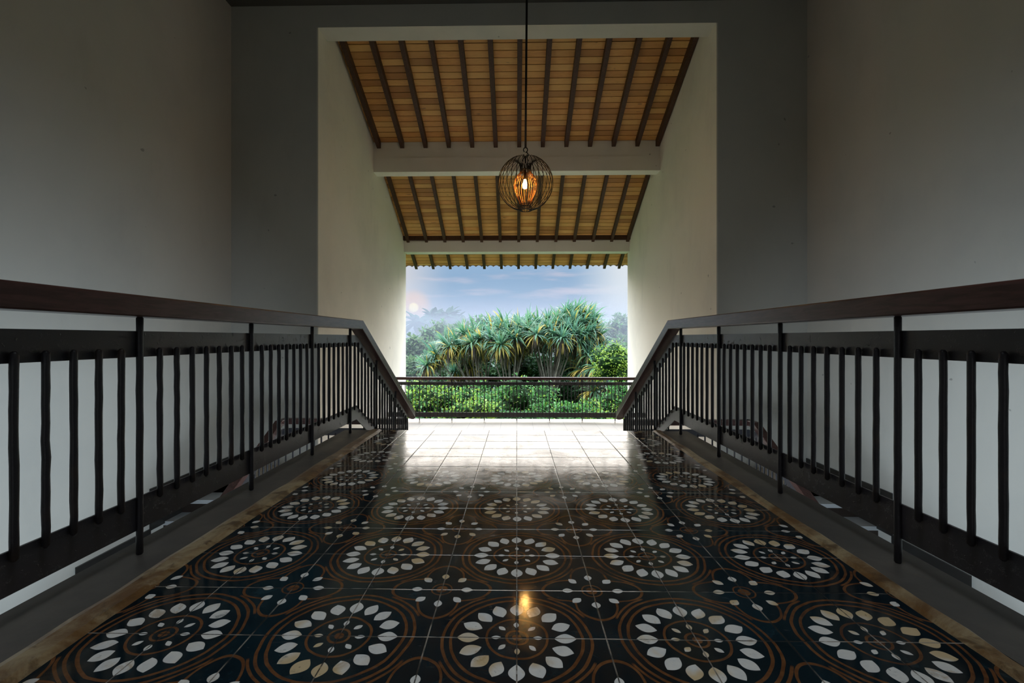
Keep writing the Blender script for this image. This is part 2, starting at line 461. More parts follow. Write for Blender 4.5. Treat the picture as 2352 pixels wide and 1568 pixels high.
# return flights beside the side walls
for nm, x0, x1, wx in (('left', XL, -3.26, XL), ('right', 3.22, XR, XR)):
    tr, rs = MB(), MB()
    n = 14; rz = (ZL-ZB)/n; run = .3028; ys = 6.40
    for k in range(1, n):
        y1 = ys - (k-1)*run; z = ZL - k*rz
        tr.box(x0, x1, y1-run, y1+.02, z-.05, z)
    for k in range(n):
        y1 = ys - k*run; z = ZL - k*rz
        rs.box(x0, x1, y1, y1+.02, z-rz-.02, z-.05)
    # sloping soffit under the steps
    rs.prism_x(x0, x1, [(ys+.0, ZL-.30), (ys-n*run, ZB-.06), (ys-n*run+.4, ZB-.06), (ys+.0, ZL-.42)])
    o = tr.build('return_staircase', M_tread); structure(o, 'return flight of steps down along the %s wall' % nm)
    rs.build('riser', M_riser, o)
    sk = MB()
    xa, xb = (wx, wx+.02) if nm == 'left' else (wx-.02, wx)
    sk.box(xa, xb, 5.57, FW-.001, ZL-.35, ZL+.15)
    sk.box(xa, xb, 4.62, 5.57, ZL-.80, ZL-.33)
    sk.box(xa, xb, 3.70, 4.62, ZL-1.30, ZL-.80)
    sk.box(xa, xb, 2.40, 3.70, ZL-2.0, ZL-1.30)
    st('baseboard_' + nm, sk, M_skirt)

# ------------------------------------------------------------------ roof: planks, rafters, beams
A0 = (7.3, 5.9 - .434*(7.3-8.0)); KA = (10.05, 5.9 - .434*(10.05-8.0))
B0 = (10.05, 3.52 - .54*(10.05-12.72)); B1 = (13.74, 3.52 - .54*(13.74-12.72))
def planks(x0, x1, p0, p1, wd=.135):
    mb = MB(); L = math.hypot(p1[0]-p0[0], p1[1]-p0[1]); ty, tz = (p1[0]-p0[0])/L, (p1[1]-p0[1])/L
    ny, nz = -tz, ty; n = int(L/wd); rnd = random.Random(5)
    for i in range(n+1):
        a = i*wd; b = min(a+wd-.013, L)
        if b <= a: continue
        h = rnd.random()*.003
        P = lambda s, q: (p0[0]+ty*s+ny*q, p0[1]+tz*s+nz*q)
        mb.prism_x(x0, x1, [P(a, h), P(b, h), P(b, .02), P(a, .02)])
    P = lambda s, q: (p0[0]+ty*s+ny*q, p0[1]+tz*s+nz*q)
    mb.cur = 1
    mb.prism_x(x0, x1, [P(-.0, .02), P(L, .02), P(L, .035), P(-.0, .035)])
    return mb
def plankmat():
    m = Mat('honey ceiling planks', .48, .4)
    sp = m.nt.nodes.new('ShaderNodeSeparateXYZ'); m.link(m.tc.outputs['Object'], sp.inputs[0])
    gi = m.nt.nodes.new('ShaderNodeNewGeometry'); rnd = N(m.nt, gi.outputs['Random Per Island'])
    bx = ((N(m.nt, sp.outputs[0]) + 2.95) / .503).floor()
    wz = m.nt.nodes.new('ShaderNodeTexWhiteNoise'); wz.noise_dimensions = '1D'; m.link(bx * 3.7 + rnd * 91.0, wz.inputs['W'])
    v = N(m.nt, wz.outputs['Value'])
    g = m.noise(5.0, 5, .6, m.coord((1, 16, 16)), .8)
    kn = m.noise(3.0, 2, .5, m.coord((1.6, 5, 5))).ss(.70, .78)
    col = m.mix(g.ss(.35, .7), (.60, .27, .07), (.78, .40, .12))
    col = m.mix(v * .55, col, (.84, .55, .19))
    col = m.mix((v * 7.7).op('FRACT').ss(.45, 1) * .7, col, (.31, .12, .03))
    col = m.mix(kn * .6, col, (.10, .045, .02))
    m.color(col); m.bump(g, .15, .004); return m
M_ceil = plankmat()
M_backing = Mat('dark roof backing', .9, .1); M_backing.color((.03, .02, .012))
st('ceiling_passage', planks(JL, JR, A0, KA), [M_ceil, M_backing], 'honey wood plank ceiling above the front rafters')
st('ceiling_eaves', planks(JL, JR, B0, (12.95, 3.52 - .54*.23)), [M_ceil, M_backing], 'honey wood plank ceiling sloping down behind the first beam')
eaves = planks(-4.2, 4.2, (12.955, 3.52 - .54*.235), B1)
st('ceiling_overhang', eaves, [M_ceil, M_backing], 'honey wood underside of the roof overhang')
# corrugated tiles above the overhang with a wavy lower edge
def corr():
    mb = MB(); x0, x1 = -4.3, 4.3; n = 560
    rows = ((12.6, 0.0), (13.845, 1.0))
    for t_ in (0, .012):
        for (y, a) in rows:
            for i in range(n+1):
                x = x0 + (x1-x0)*i/n; ph = (x/.172) % 1.0
                h = (abs(math.sin(math.pi*ph))**.8)*.045
                mb.v.append((x, y, 3.52 - .54*(y-12.72) + .018 + h + t_))
    m = n+1
    for i in range(n):
        mb.face(i, i+1, m+i+1, m+i); mb.face(2*m+i+1, 2*m+i, 3*m+i, 3*m+i+1); mb.face(m+i, m+i+1, 3*m+i+1, 3*m+i)
    return mb
M_clay = Mat('clay roof tile', .7, .3); M_clay.color(M_clay.mix(M_clay.noise(6), (.20, .11, .08), (.32, .19, .14)))
st('roof', corr(), M_clay, 'wavy clay tile edge above the overhang')
# rafters
WORDS = ['first', 'second', 'third', 'fourth', 'fifth', 'sixth', 'seventh', 'eighth', 'ninth', 'tenth', 'eleventh', 'twelfth', 'thirteenth']
def rafter(x, segs, dep=.145, w=.085):
    top = [(y, z-.002) for y, z in segs]; bot = [(y, z-dep) for y, z in segs]
    return MB().strip_x(x-w/2, x+w/2, top, bot)
for k in range(13):
    x = -2.945 + .4995*k
    side = 'from the left' if k < 7 else 'from the right'
    w_ = WORDS[k] if k < 7 else WORDS[12-k]
    where = '%s %s' % (w_, side)
    o = rafter(x if k < 12 else 2.975, [(7.42, 5.9-.434*(7.42-8)), (10.0, 5.9-.434*2.0)]).build('roof_rafter', M_rafter)
    bevel(o, .004)
    tag(o, 'dark rafter over the nearer ceiling bay, %s passage wall' % where, 'rafter', 'rafters of the upper ceiling bay')
    o = rafter(x if k < 12 else 2.975, [(10.27, 3.52-.54*(10.27-12.72)), (13.76, 3.52-.54*(13.76-12.72))], .105, .078).build('eaves_rafter', M_rafter)
    bevel(o, .004)
    tag(o, 'dark rafter running out to the wavy eaves, %s passage wall' % where, 'rafter', 'rafters of the lower ceiling bay')
# beams
b1 = MB().box(JL, JR, 10.0, 10.26, 4.38, 5.02)
st('trim_5', b1, M_beam, 'thick white plastered beam across the passage behind the lamp', 0)
o = MB().box(JL, JR, 9.985, 10.0, 4.38, 4.685).build('facing', M_beam, bpy.data.objects['trim_5'])
st('trim_7', MB().box(JL, JR, 12.60, 12.78, 3.47, 3.59), M_rafter, 'dark strip standing in for the shade above the slim outer beam')  # strip added to darken the shaded band under the planks
st('trim_6', MB().box(JL, JR, 12.70, 13.07, 3.17, 3.50-.03), M_beam, 'slim white plastered beam at the outer end of the passage')

# ------------------------------------------------------------------ railings
POSTS = [-.538, .236, 1.01, 1.784, 2.568, 3.34, 4.11]
YK = 4.30; YP = 6.30
RT, RB_ = 1.0, .92
def zof(y, z):  # height along the kinked railing
    return z if y <= YK else z - SL*(y-YK)
rr = random.Random(11)
def bar(x, y, z0, z1, r=.0115, lump=.0012, sides=8, seg=11):
    pts, rad = [], []
    pts.append((x, y, z0)); rad.append(r*.45)
    for i in range(seg):
        t = i/(seg-1)
        pts.append((x + (rr.random()-.5)*lump, y + (rr.random()-.5)*lump*1.6, z0+.008 + (z1-z0-.016)*t)); rad.append(r*(1+(rr.random()-.5)*lump*70))
    pts.append((x, y, z1)); rad.append(r*.45)
    return MB().tube(pts, rad, sides)
for side, sx in (('left', -1), ('right', 1)):
    POSTS = [-.5, .27, 1.06, 1.80, 2.568, 3.34, 4.11] if sx < 0 else [-.538, .236, 1.01, 1.784, 2.568, 3.34, 4.11]
    xp = -1.465 if sx < 0 else 1.424          # centre of the posts
    inner = -sx                                # direction towards the middle of the landing
    root = empty('stair_railing', (xp, YE, 0), 'black iron railing with dark wooden handrail on the %s side of the patterned landing' % side, 'railing')
    xi = (xp + inner*.055); xo = (xp - inner*.055)
    xa, xb = min(xi, xo), max(xi, xo)
    # handrail: kinked board with a rounded nose at the lower end
    t = [(YB+.01, RT), (YK, RT), (6.50, RT - SL*(6.50-YK))]; b = [(YB+.01, RB_), (YK-.02, RB_), (6.50, RB_ - SL*(6.50-YK)-.01)]
    mb = MB(); n = len(mb.v)
    mb.strip_x(xa, xb, t, b)
    # nose
    y0 = 6.50; zt = t[-1][1]; zb = b[-1][1]; cx = (xa+xb)/2; hw = (xb-xa)/2
    ring = [(cx + hw*math.cos(a), y0 + .085*math.sin(a)) for a in [math.pi*i/10 for i in range(11)]]
    n = len(mb.v)
    for (x, y) in ring: mb.v.append((x, y, zt - SL*(y-y0)*1.1)); mb.v.append((x, y, zb - SL*(y-y0)*1.1))
    for i in range(10): mb.face(n+2*i, n+2*i+2, n+2*i+3, n+2*i+1)
    mb.face(*[n+2*i for i in range(11)][::-1]); mb.face(*[n+2*i+1 for i in range(11)])
    hr = bevel(mb.build('handrail', M_rail, root), .006, 2)
    # plates
    px0, px1 = xp - .004 - inner*.012, xp + .004 - inner*.012
    for nm, z1, z0 in (('upper_plate', .866, .765), ('lower_plate', .220, .092)):
        MB().strip_x(px0, px1, [(YB+.01, z1), (YK, z1), (YP, z1-SL*(YP-YK))], [(YB+.01, z0), (YK, z0), (YP, z0-SL*(YP-YK))]).build(nm, M_plate, root)
    mbx = MB().box(px0-.002, px1+.002, YP-.02, YP+.004, zof(YP, .078), zof(YP, .866)).build('end_plate', M_plate, root)
    posts = POSTS + [4.884, 5.658]
    for y in posts:
        zt_ = zof(y, RB_); zb_ = 0.0 if y < YE else zof(y, .0)-.05
        if y < YE: zb_ = 0.0
        bar(xp, y, zb_-.003, zt_+.004, .0125, .0008, 8, 14).build('post', M_iron, root, True)
    # balusters: seven between each pair of posts
    ally = []
    for a, b_ in zip(posts[1:-1], posts[2:]):
        ally += [a + (b_-a)*(k+1)/8 for k in range(7)]
    ally += [5.658 + .0967*(k+1) for k in range(6)]
    ally = [y for y in ally if y > .75]
    for y in ally:
        far = y > 3.0
        bar(xp + inner*.006, y, zof(y, .190), zof(y, .800), .0115 if not far else .0112, .0016 if sx < 0 else .0009, 8, 12 if not far else 6).build('baluster', M_iron, root, True)

    # guard railing across the gap beyond the stairs, then down the return flight
    Z0 = ZL + .844
    xs, xe = xp - inner*.06, (-3.22 if sx < 0 else 3.18)
    YG = 6.50
    g = empty('stairwell_railing', ((xs+xe)/2, YG, ZL), 'low iron railing with dark wooden rail seen through the %s bars, guarding the return flight' % side, 'railing')
    mb = MB(); lo, hi_ = min(xs, xe), max(xs, xe)
    mb.box(lo, hi_, YG-.05, YG+.05, Z0-.075, Z0)
    bevel(mb.build('handrail', M_railx, g), .006)
    def zr(y, z): return z if y > 6.30 else z - SL*(6.30-y)
    t = [(YG+.05, Z0), (6.30, Z0), (3.2, zr(3.2, Z0))]; b = [(YG+.05, Z0-.075), (6.31, Z0-.075), (3.2, zr(3.2, Z0-.085))]
    bevel(MB().strip_x(xe-.05, xe+.05, t[::-1], b[::-1]).build('sloping_handrail', M_rail, g), .006)
    MB().box(lo, hi_, YG-.004, YG+.004, Z0-.235, Z0-.134).box(lo, hi_, YG-.004, YG+.004, Z0-.90, Z0-.77).build('plate', M_plate, g)
    for z1, z0 in ((Z0-.134, Z0-.235), (Z0-.77, Z0-.90)):
        MB().strip_x(xe-.004, xe+.004, [(3.2, zr(3.2, z1)), (6.30, z1), (YG, z1)], [(3.2, zr(3.2, z0)), (6.30, z0), (YG, z0)]).build('sloping_plate', M_plate, g)
    nb = 17
    for i in range(nb+1):
        x = xs + (xe-xs)*i/nb
        if i % 6 == 0: bar(x, YG, ZL-.0, Z0-.072, .012, .0005, 6, 3).build('post', M_iron, g, True)
        else: bar(x, YG, Z0-.80, Z0-.20, .011, .0005, 6, 3).build('baluster', M_iron, g, True)
    for i in range(30):
        y = 6.40 - .0967*(i+1)
        if i % 8 == 7: bar(xe, y, zr(y, Z0-1.02)-.04, zr(y, Z0-.07), .012, .0005, 6, 3).build('post', M_iron, g, True)
        else: bar(xe, y, zr(y, Z0-.80), zr(y, Z0-.20), .011, .0005, 6, 3).build('baluster', M_iron, g, True)

# balcony railing
YF = 11.16
g = empty('balcony_railing', (0, YF, ZL), 'black iron railing across the far end of the balcony with thin dark top rail', 'railing')
zt = at(1187, 866, YF).z
bevel(MB().box(JL, JR, YF-.045, YF+.045, zt-.062, zt).build('handrail', M_railx, g), .006)
za, zb = at(1187, 877, YF).z, at(1187, 884.3, YF).z
MB().box(JL, JR, YF-.004, YF+.004, zb, za).build('upper_plate', M_plate, g)
za2, zb2 = at(1187, 947, YF).z, at(1187, 958, YF).z
MB().box(JL, JR, YF-.004, YF+.004, zb2, za2).build('lower_plate', M_plate, g)
x = at(963.5, 900, YF).x
sp = .7735
i = 0
k0 = math.ceil((JL + .02 - x)/(sp/9))
while True:
    xx = x + (k0+i)*sp/9
    if xx > JR-.02: break
    if (k0+i) % 9 == 0: bar(xx, YF, ZL-.002, zt-.058, .0125, .0004, 6, 3).build('post', M_iron, g, True)
    else: bar(xx, YF, zb2+.02, za-.02, .0095, .0004, 6, 3).build('baluster', M_iron, g, True)
    i += 1

# ------------------------------------------------------------------ pendant lamp
LY = 6.95; lc = at(1207, 421, LY)
lamp = empty('pendant_lamp', (lc.x, LY, lc.z), 'round black wire cage pendant lamp with glowing amber bulb, hanging before the beams', 'lamp')
M_wire = Mat('black lamp wire', .5, .4); M_wire.color((.018, .013, .010))
M_wire_lit = Mat('bulb-tinted inner wire', .35, .5, .6); M_wire_lit.color((.30, .12, .035))  # orange light of the bulb is painted into this wire colour
RC = .405
top = at(1210, 0, LY)
MB().tube([(lc.x+.02, LY, 5.965), (lc.x, LY, lc.z+.53)], .0165, 10).build('rod', M_wire, lamp, True)
MB().lathe([(0, 0), (.06, 0), (.05, -.05), (0, -.06)], (lc.x+.02, LY, 5.96), 16).build('ceiling_rose', M_wire, lamp, True)
hk = []
for i in range(17):
    a = R(-60 + 300*i/16); hk.append((lc.x - .0 + .03*math.cos(a), LY, lc.z+.495 + .034*math.sin(a)))
hk2 = []
for i in range(17):
    a = R(90 - 270*i/16); hk2.append((lc.x + .036*math.cos(a), LY, lc.z+.425 + .036*math.sin(a)))
MB().tube(hk, .008, 6).build('hook', M_wire, lamp, True)
MB().tube(hk2, .008, 6).build('hook', M_wire, lamp, True)
MB().tube([(lc.x-.045+.09*i/10*1.0, LY, lc.z+.32+.085*math.sin(math.pi*i/10)) for i in range(11)], .006, 6).tube([(lc.x, LY, lc.z+.40), (lc.x, LY, lc.z+.30)], .014, 6).build('hanger', M_wire, lamp, True)
NW = 32
def cage_pts(a, full=True):
    """outer cage: dips into a funnel at the top, flares out at the bottom"""
    pr = []
    for i in range(13):           # funnel inside the top, up and over
        t = i/12; ang = math.pi*(1-t)*.92
        pr.append((.155 + .085*math.cos(ang), .315 + .080*math.sin(ang)))
    pr = [(.085, .16), (.078, .22), (.088, .28), (.115, .325), (.16, .352)]
    n = 18
    for i in range(n+1):
        th = R(62 - 132*i/n)
        pr.append((RC*math.cos(th)*(1.0), RC*math.sin(th)*.985))
    pr += [(.085, -.400), (.062, -.398)]
    return [(lc.x + r*math.cos(a), LY + r*math.sin(a), lc.z + z) for r, z in pr]
for i in range(NW):
    MB().tube(cage_pts(2*math.pi*(i+.3)/NW), .0052, 4).build('cage_wire', M_wire, lamp, True)
NI = 26
for i in range(NI):
    a = 2*math.pi*i/NI
    pr = [(.075, .175), (.085, .15), (.125, .11), (.160, .05), (.172, -.02), (.160, -.10), (.125, -.19), (.09, -.27), (.078, -.34), (.105, -.395)]
    MB().tube([(lc.x + r*math.cos(a), LY + r*math.sin(a), lc.z + z) for r, z in pr], .0042, 4).build('inner_wire', M_wire_lit, lamp, True)
def hoop(r, z, rr_=.006):
    return MB().tube([(lc.x + r*math.cos(a), LY + r*math.sin(a), lc.z+z) for a in [2*math.pi*i/28 for i in range(29)]], rr_, 5, False)
hoop(.080, -.345, .009).build('hoop', M_wire, lamp, True)
hoop(.082, .19, .008).build('hoop', M_wire, lamp, True)
hoop(.078, -.315, .006).build('hoop', M_wire, lamp, True)
MB().lathe([(0, .23), (.022, .225), (.024, .12), (.026, .06), (0, .055)], (lc.x-.008, LY, lc.z), 14).build('socket', M_wire, lamp, True)
M_bulb = Mat('glowing filament bulb', .2); M_bulb.b.inputs['Emission Color'].default_value = (1, .52, .14, 1); M_bulb.b.inputs['Emission Strength'].default_value = 170
M_bulb.color((1, .7, .3))
MB().lathe([(.0, .062), (.016, .055), (.020, .03), (.034, -.01), (.038, -.04), (.028, -.07), (0, -.085)], (lc.x-.008, LY, lc.z), 18).build('bulb', M_bulb, lamp, True)

# ------------------------------------------------------------------ outdoors
gz = -5.2
mbg = MB(); n = 24
rg = random.Random(2)
H_ = {}
for j in range(n+1):
    for i in range(n+1):
        x = -90 + 180*i/n; y = 13.2 + 290*(j/n)**2
        mbg.v.append((x, y, gz + rg.random()*.6 + (0 if y < 40 else min(3.5, (y-40)*.05))))
for j in range(n):
    for i in range(n):
        a = j*(n+1)+i; mbg.face(a, a+1, a+n+2, a+n+1)
structure(mbg.build('ground', M_ground, None, True), 'green ground below the balcony')

def leafcard(mb, p, nrm, up, L, w, fold=.25, mi=0):
    """a small pointed leaf of two folded halves"""
    t = up.normalized(); s_ = nrm.cross(t)
    if s_.length < 1e-3: s_ = Vector((1, 0, 0))
    s_.normalize(); nn = t.cross(s_)
    n = len(mb.v)
    a = p; b = p + t*L*.45 + s_*w*.5 + nn*w*fold; c = p + t*L - nn*L*.12; d = p + t*L*.45 - s_*w*.5 + nn*w*fold; e = p + t*L*.45
    mb.v += [tuple(a), tuple(b), tuple(c), tuple(d), tuple(e)]
    mb.cur = mi; mb.face(n, n+1, n+2, n+4); mb.face(n, n+4, n+2, n+3)

def blob_pts(rnd, c, rad, n_l, low=-.2):
    """lumps that make up a crown"""
    out = []
    for _ in range(n_l):
        while True:
            d = Vector((rnd.gauss(0, 1), rnd.gauss(0, 1), rnd.gauss(0, 1))).normalized()
            if d.z > low: break
        k = rnd.uniform(.45, .85)
        out.append((Vector((c[0]+d.x*rad[0]*k, c[1]+d.y*rad[1]*k, c[2]+d.z*rad[2]*k)), rnd.uniform(.28, .5)*min(rad)))
    return out
def ico(mb, c, r, rnd, mi):
    mb.cur = mi
    n = len(mb.v); rows, cols = 5, 8
    for i in range(rows+1):
        th = math.pi*i/rows
        for j in range(cols):
            ph = 2*math.pi*j/cols; q = r*(.85+.3*rnd.random())
            mb.v.append((c[0]+q*math.sin(th)*math.cos(ph), c[1]+q*math.sin(th)*math.sin(ph), c[2]+q*math.cos(th)))
    for i in range(rows):
        for j in range(cols):
            a = n+i*cols+j; b = n+i*cols+(j+1) % cols; mb.face(a, b, b+cols, a+cols)
def shrub(name, c, rad, nleaf, L, mat, label, cat, group, seed, mat2=None, f2=.3, lumps=14, trunk=.05, low=-.3):
    rnd = random.Random(seed); z0 = gz + .3
    root = empty(name, (c[0], c[1], z0), label, cat, group)
    mb = MB(); lp = blob_pts(rnd, c, rad, lumps, low)
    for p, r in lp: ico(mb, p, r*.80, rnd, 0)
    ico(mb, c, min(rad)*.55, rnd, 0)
    for k in range(nleaf):
        p, r = rnd.choice(lp)
        d = Vector((rnd.gauss(0, 1), rnd.gauss(0, 1)-.5, rnd.gauss(0, 1)+.25)).normalized()
        q = p + d*r*rnd.uniform(.8, 1.25)
        up = (d*.6 + Vector((rnd.gauss(0, .6), rnd.gauss(0, .6), rnd.gauss(0, .5)-.1))).normalized()
        nr = Vector((rnd.gauss(0, .5), rnd.gauss(0, .5)-.5, rnd.gauss(0, .4)+.8))
        leafcard(mb, q, nr, up, L*rnd.uniform(.7, 1.3), L*.5*rnd.uniform(.8, 1.2), .2, 2 if (mat2 and rnd.random() < f2) else 1)
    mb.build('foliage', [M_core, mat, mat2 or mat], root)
    tr = MB()
    for k in range(4):
        p, r = lp[k]
        a = Vector((c[0]+rnd.uniform(-.2, .2), c[1]+rnd.uniform(-.2, .2), z0)); m_ = (a+p)/2 + Vector((rnd.uniform(-.3, .3), 0, 0))
        tr.tube([a, m_, p], [trunk*1.2, trunk, trunk*.5], 6)
    tr.build('stem', M_bark, root, True)
    return root

# pandanus tree
def rosette(mb, c, rnd, n=62, L=.95, gold=.25, tilt=(0, 0)):
    ax = Vector((tilt[0], tilt[1], 1)).normalized()
    a1 = ax.orthogonal().normalized(); a2 = ax.cross(a1)
    for k in range(n):
        ph = rnd.uniform(0, 2*math.pi); t = k/n
        el = math.asin(max(-.75, min(.999, 1 - 1.62*t))) + R(rnd.uniform(-8, 8))
        l = L*rnd.uniform(.75, 1.15); w = rnd.uniform(.032, .05)
        hd = a1*math.cos(ph) + a2*math.sin(ph)
        d = (hd*math.cos(el) + ax*math.sin(el)).normalized()
        low_leaf = t > .62
        mi = 0
        if low_leaf and rnd.random() < gold*2.2: mi = 2
        elif rnd.random() < gold*.22: mi = 2
        elif rnd.random() < .5: mi = 1
        p = Vector(c) + hd*.03; n0 = len(mb.v); segs = 6; kink = rnd.uniform(.35, .8)
        side = ax.cross(hd).normalized()
        for s in range(segs+1):
            f = s/segs; ww = w*(1-f**1.7)*(.7+.6*min(1, f*3)) + .002
            mb.v += [tuple(p - side*ww), tuple(p + side*ww)]
            d = (d + Vector((0, 0, -1))*(.05 + (.34 if f > kink else .05)*(.45+t))).normalized()
            p = p + d*l/segs
        mb.cur = mi
        for s in range(segs): a = n0+2*s; mb.face(a, a+1, a+3, a+2)
    # hanging dead leaves
    for k in range(int(n*.6)):
        ph = rnd.uniform(0, 2*math.pi); r = rnd.uniform(.03, .32)
        p = Vector(c) + Vector((math.cos(ph)*r, math.sin(ph)*r, -.05)); l = L*rnd.uniform(.6, 1.25)
        d = Vector((math.cos(ph)*.35, math.sin(ph)*.35, -.9)).normalized(); side = Vector((-math.sin(ph), math.cos(ph), 0)); n0 = len(mb.v)
        for s in range(4):
            ww = .03*(1-s/3.3); mb.v += [tuple(p - side*ww), tuple(p + side*ww)]; p = p + d*l/3; d = (d+Vector((0, 0, -.4))).normalized()
        mb.cur = 3
        for s in range(3): a = n0+2*s; mb.face(a, a+1, a+3, a+2)
YT = 25.0
zs = [  # zoomed photo positions of the visible crowns, and depth offset
 (300,965,-.6),(375,880,0),(490,805,0),(585,800,.4),(455,765,.8),(690,775,-.3),(760,740,0),(620,700,1.0),(700,690,.8),(850,740,-.2),(935,790,-.7),(1000,720,0),
 (1065,735,-.4),(920,660,.6),(1010,650,.8),(1100,650,.6),(1170,660,.2),(1240,700,-.7),(1330,650,.1),(1380,710,-.3),(1460,730,-.8),(1400,620,.6),(1500,650,.1),
 (1560,690,-.3),(1600,760,-.2),(1660,690,0),(1730,660,.3),(1770,720,.4),(1690,790,.2),(1560,600,.6),(1640,600,.7),(1720,570,1.1),(1480,560,1.1),(1540,530,1.5),(1620,540,1.4),
 (1420,570,1.4),(1340,590,1.4),(1250,610,1.2),(1170,600,1.5),(1080,610,1.6),(960,610,1.7),(860,650,1.6),(780,680,1.6),(1680,530,1.8),(1580,500,2.2),(1500,520,2.2),
 (540,750,1.4),(1745,985,-1.6),(1820,960,-1.2),(1690,880,-.6),(1790,890,-.8),(1640,1000,-.6),(1730,1190,-1.5),(1850,1160,-1.2),(1800,800,.4),(1560,850,.8),(400,900,1.2)]
tree = empty('pandanus_tree', (1.0, YT+.6, gz+.3), 'large spreading screw pine with drooping strap leaves and yellow leaf tips behind the balcony railing', 'tree')
rt = random.Random(21)
bases = [at(1105, 990, YT+.6), at(1172, 990, YT+.3), at(1262, 1000, YT+.1), at(1345, 1000, YT+.9)]
for b_ in bases: b_.z = gz + .25
tips = []
rz = random.Random(77)
for _ in range(34):                 # crowns deeper inside and behind
    zx = rz.uniform(520, 1740); t_ = (zx-400)/1400
    zy = 900 - 320*math.sin(min(1, t_*.62)*math.pi*.9) + rz.uniform(20, 190)
    zs.append((zx, zy, rz.uniform(1.8, 3.4)))
for (zx, zy, dyy) in zs:
    Y_ = YT + dyy
    c = at(900 + zx/3.733, 580 + zy/3.733, Y_)
    mb = MB()
    side_t = (c.x - 1.3)/9
    rosette(mb, c, rt, 84, rt.uniform(.88, 1.12), .42 if zx < 1300 else .26, (side_t, -.25 if dyy < 1 else 0))
    mb.build('leaf_rosette', [L_green, L_teal, L_gold, L_dead], tree)
    tips.append(c)
tk = MB()
for c in tips:
    b_ = min(bases, key=lambda q: abs(q.x - c.x*.9) + rt.random()*1.2)
    m1 = b_.lerp(c, .45); m1.x = b_.x + (c.x-b_.x)*.12; m1.z = b_.z + (c.z-b_.z)*.42
    m2 = b_.lerp(c, .8); m2.x = b_.x + (c.x-b_.x)*.70; m2.z = b_.z + (c.z-b_.z)*.80
    j = lambda: Vector((rt.uniform(-.12, .12), rt.uniform(-.12, .12), 0))
    tk.tube([b_, m1 + j(), m2 + j(), c + Vector((0, 0, -.03))], [.09, .06, .032, .022], 6)
tk.build('trunk', M_bark, tree, True)

# shrubs below the balcony: (pixel x, pixel y of centre, depth, radius x, radius z, kind)
fr = [
 (925, 930, 18.0, 1.5, 1.35, 'l'), (985, 925, 17.0, 1.2, 1.15, 'l'), (1045, 940, 16.5, 1.15, 1.0, 'l'), (1095, 948, 15.8, 1.1, .8, 'l'),
 (1145, 925, 18.5, 1.5, 1.25, 'g'), (1210, 918, 17.6, 1.35, 1.25, 'g'), (1085, 912, 20.0, 1.5, 1.1, 'g'), (1265, 950, 16.6, 1.1, .85, 'g'),
 (1320, 955, 16.0, 1.1, .75, 'g'), (1385, 950, 16.6, 1.3, .85, 'l'), (1440, 925, 17.5, 1.3, 1.2, 'g'), (1180, 972, 15.2, 1.5, .6, 'd'), (1000, 975, 15.2, 1.6, .55, 'd'), (1380, 978, 15.0, 1.6, .5, 'l'), (1280, 985, 15.0, 1.3, .5, 'd')]
where_l = {0: 'behind the leftmost balcony bars', 1: 'behind the balcony bars, second lime one from the left', 2: 'low behind the balcony bars left of centre', 3: 'low in front of the green shrubs near the centre',
 4: 'just left of the centre of the balcony railing', 5: 'just right of the centre of the balcony railing', 6: 'set back behind the lime shrubs', 7: 'low, right of the centre below the pale trunk', 8: 'low below the dark hollow of the screw pine',
 9: 'low behind the right part of the balcony railing', 10: 'behind the rightmost balcony bars', 11: 'peeping under the bottom plate at the centre', 12: 'peeping under the bottom plate at the left', 13: 'peeping under the bottom plate at the right', 14: 'peeping under the bottom plate right of the centre'}
for i, (px, py, Y_, rx, rz, kd) in enumerate(fr):
    c = at(px, py + 14, Y_)
    mt, m2, ad, f2 = {'l': (L_lime, L_bush, 'lime green', .35), 'g': (L_bush, L_lime, 'bright green', .12), 'd': (L_bush, L_deep, 'dark green', .5)}[kd]
    shrub('leafy_shrub', (c.x, c.y, c.z), (rx, 1.0, rz*.78), 1500, .135, mt, '%s leafy shrub %s' % (ad, where_l[i]), 'shrub', 'shrubs below the balcony', 100+i, m2, f2, 22, .03)
c = at(1420, 850, 21.5)
shrub('leafy_shrub', tuple(c), (1.3, 1.0, 1.1), 2600, .12, L_lime, 'tall bright lime shrub beside the right passage wall above the railing', 'shrub', 'shrubs below the balcony', 140, L_lime, .1, 24, .03)
# dark thicket behind the screw pine
for i, (px, py, Y_, rx, rz) in enumerate([(1050, 885, 29.5, 2.2, 2.0), (1130, 865, 30, 2.4, 2.4), (1230, 850, 30, 2.6, 2.9), (1325, 850, 30, 2.2, 2.9), (1200, 935, 27.2, 2.6, 1.3), (1300, 925, 27.2, 2.0, 1.3), (1196, 872, 31.5, 1.8, 1.8)]):
    c = at(px, py, Y_)
    shrub('dark_thicket', tuple(c), (rx, 1.2, rz), 1400, .26, L_deep, ['dark bush behind the left end of the screw pine', 'dark bush behind the left branches of the screw pine', 'dark bush behind the middle of the screw pine', 'dark bush behind the right branches of the screw pine', 'dark undergrowth at the foot of the screw pine left of its pale trunk', 'dark undergrowth at the foot of the screw pine right of its pale trunk', 'small dark bush filling the gap at the middle of the screw pine'][i],
          'bush', 'dark bushes behind the screw pine', 160+i, L_deep, .1, 16, .05)
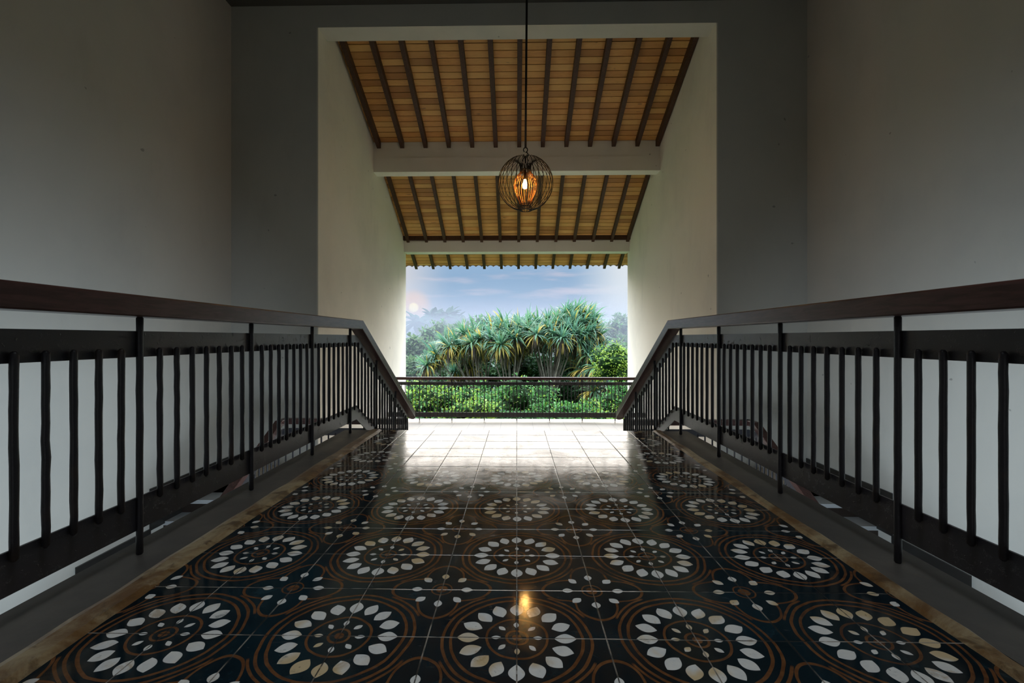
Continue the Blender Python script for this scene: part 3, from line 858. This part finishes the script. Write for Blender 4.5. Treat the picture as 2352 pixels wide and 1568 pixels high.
# hazy trees
def tree_far(name, px, py, Y_, rx, rz, label, seed, mat, nleaf=1500, L=.5, group='misty trees in the background'):
    c = at(px, py, Y_)
    return shrub(name, tuple(c), (rx, rx*.7, rz), nleaf, L, mat, label, 'tree', group, seed, L_bush, .25, 26, .15, -.9)
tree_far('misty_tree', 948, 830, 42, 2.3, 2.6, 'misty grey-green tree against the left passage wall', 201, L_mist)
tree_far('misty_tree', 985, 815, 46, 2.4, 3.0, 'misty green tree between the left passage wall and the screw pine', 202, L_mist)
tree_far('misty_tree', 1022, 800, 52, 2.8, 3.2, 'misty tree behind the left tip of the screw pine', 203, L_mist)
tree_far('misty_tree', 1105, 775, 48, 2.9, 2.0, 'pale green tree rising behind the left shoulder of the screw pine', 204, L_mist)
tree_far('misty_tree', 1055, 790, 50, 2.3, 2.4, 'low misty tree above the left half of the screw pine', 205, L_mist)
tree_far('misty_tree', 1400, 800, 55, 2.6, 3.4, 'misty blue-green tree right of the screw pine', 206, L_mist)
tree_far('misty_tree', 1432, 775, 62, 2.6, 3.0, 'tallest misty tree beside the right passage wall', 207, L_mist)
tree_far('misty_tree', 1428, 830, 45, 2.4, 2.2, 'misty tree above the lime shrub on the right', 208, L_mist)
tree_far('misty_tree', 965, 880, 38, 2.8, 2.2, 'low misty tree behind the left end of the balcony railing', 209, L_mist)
tree_far('misty_tree', 1015, 765, 75, 1.0, 2.6, 'slender pointed misty tree in front of the palms', 210, L_mist, 700)
# coconut palms, far
def palm(px, py, Y_, label, seed):
    rnd = random.Random(seed); c = at(px, py, Y_); z0 = gz + 3
    root = empty('coconut_palm', (c.x, c.y, z0), label, 'palm', 'hazy palms on the horizon')
    MB().tube([(c.x+.6, c.y, z0), (c.x+.3, c.y, (z0+c.z)/2), (c.x, c.y, c.z)], [.3, .22, .16], 6).build('trunk', M_bark, root, True)
    mb = MB()
    for k in range(26):
        ph = rnd.uniform(0, 2*math.pi); el = R(rnd.uniform(-25, 75)); d = Vector((math.cos(ph)*math.cos(el), math.sin(ph)*math.cos(el), math.sin(el))); p = Vector((c.x, c.y, c.z))
        side = Vector((-math.sin(ph), math.cos(ph), 0)); n0 = len(mb.v)
        for s in range(8):
            ww = .75*math.sin(math.pi*min(1, (s+.6)/8)) + .02
            mb.v += [tuple(p - side*ww - Vector((0, 0, ww*.5))), tuple(p), tuple(p + side*ww - Vector((0, 0, ww*.5)))]
            d = (d + Vector((0, 0, -.20))).normalized(); p = p + d*.55
        for s in range(7):
            a = n0+3*s; mb.face(a, a+1, a+4, a+3); mb.face(a+1, a+2, a+5, a+4)
    mb.build('fronds', L_haze, root)
for i, (px, py, lb) in enumerate([(957, 740, 'hazy palm nearest the left passage wall'), (995, 731, 'hazy palm left of the tallest pair'), (1015, 728, 'tall hazy palm of the middle pair, left one'), (1029, 729, 'tall hazy palm of the middle pair, right one'), (1046, 737, 'hazy palm right of the tallest pair'), (1062, 744, 'hazy palm at the right end of the distant row'), (975, 745, 'low hazy palm second in the distant row')]):
    palm(px, py, 100 + (i*3 % 7)*4, lb, 300+i)
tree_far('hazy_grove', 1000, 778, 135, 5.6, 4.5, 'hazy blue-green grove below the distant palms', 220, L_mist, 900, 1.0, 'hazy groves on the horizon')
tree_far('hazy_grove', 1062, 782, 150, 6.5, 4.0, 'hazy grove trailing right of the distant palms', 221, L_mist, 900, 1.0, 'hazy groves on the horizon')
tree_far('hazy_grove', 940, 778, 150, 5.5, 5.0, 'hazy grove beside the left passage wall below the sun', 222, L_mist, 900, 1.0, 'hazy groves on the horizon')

# mist in the valley
fog = MB().box(-120, 120, 31, 260, gz-1, 5.0).build('mist', bpy.data.materials.new('valley mist'))
fm = fog.data.materials[0]; fm.use_nodes = True; fn = fm.node_tree
fn.nodes.remove(fn.nodes['Principled BSDF'])
pv = fn.nodes.new('ShaderNodeVolumePrincipled'); pv.inputs['Density'].default_value = .018; pv.inputs['Color'].default_value = (.34, .38, .44, 1)
pv.inputs['Anisotropy'].default_value = 0.0
fn.links.new(pv.outputs[0], fn.nodes['Material Output'].inputs['Volume'])
tag(fog, 'pale morning mist filling the valley behind the screw pine', 'mist', None, 'stuff')
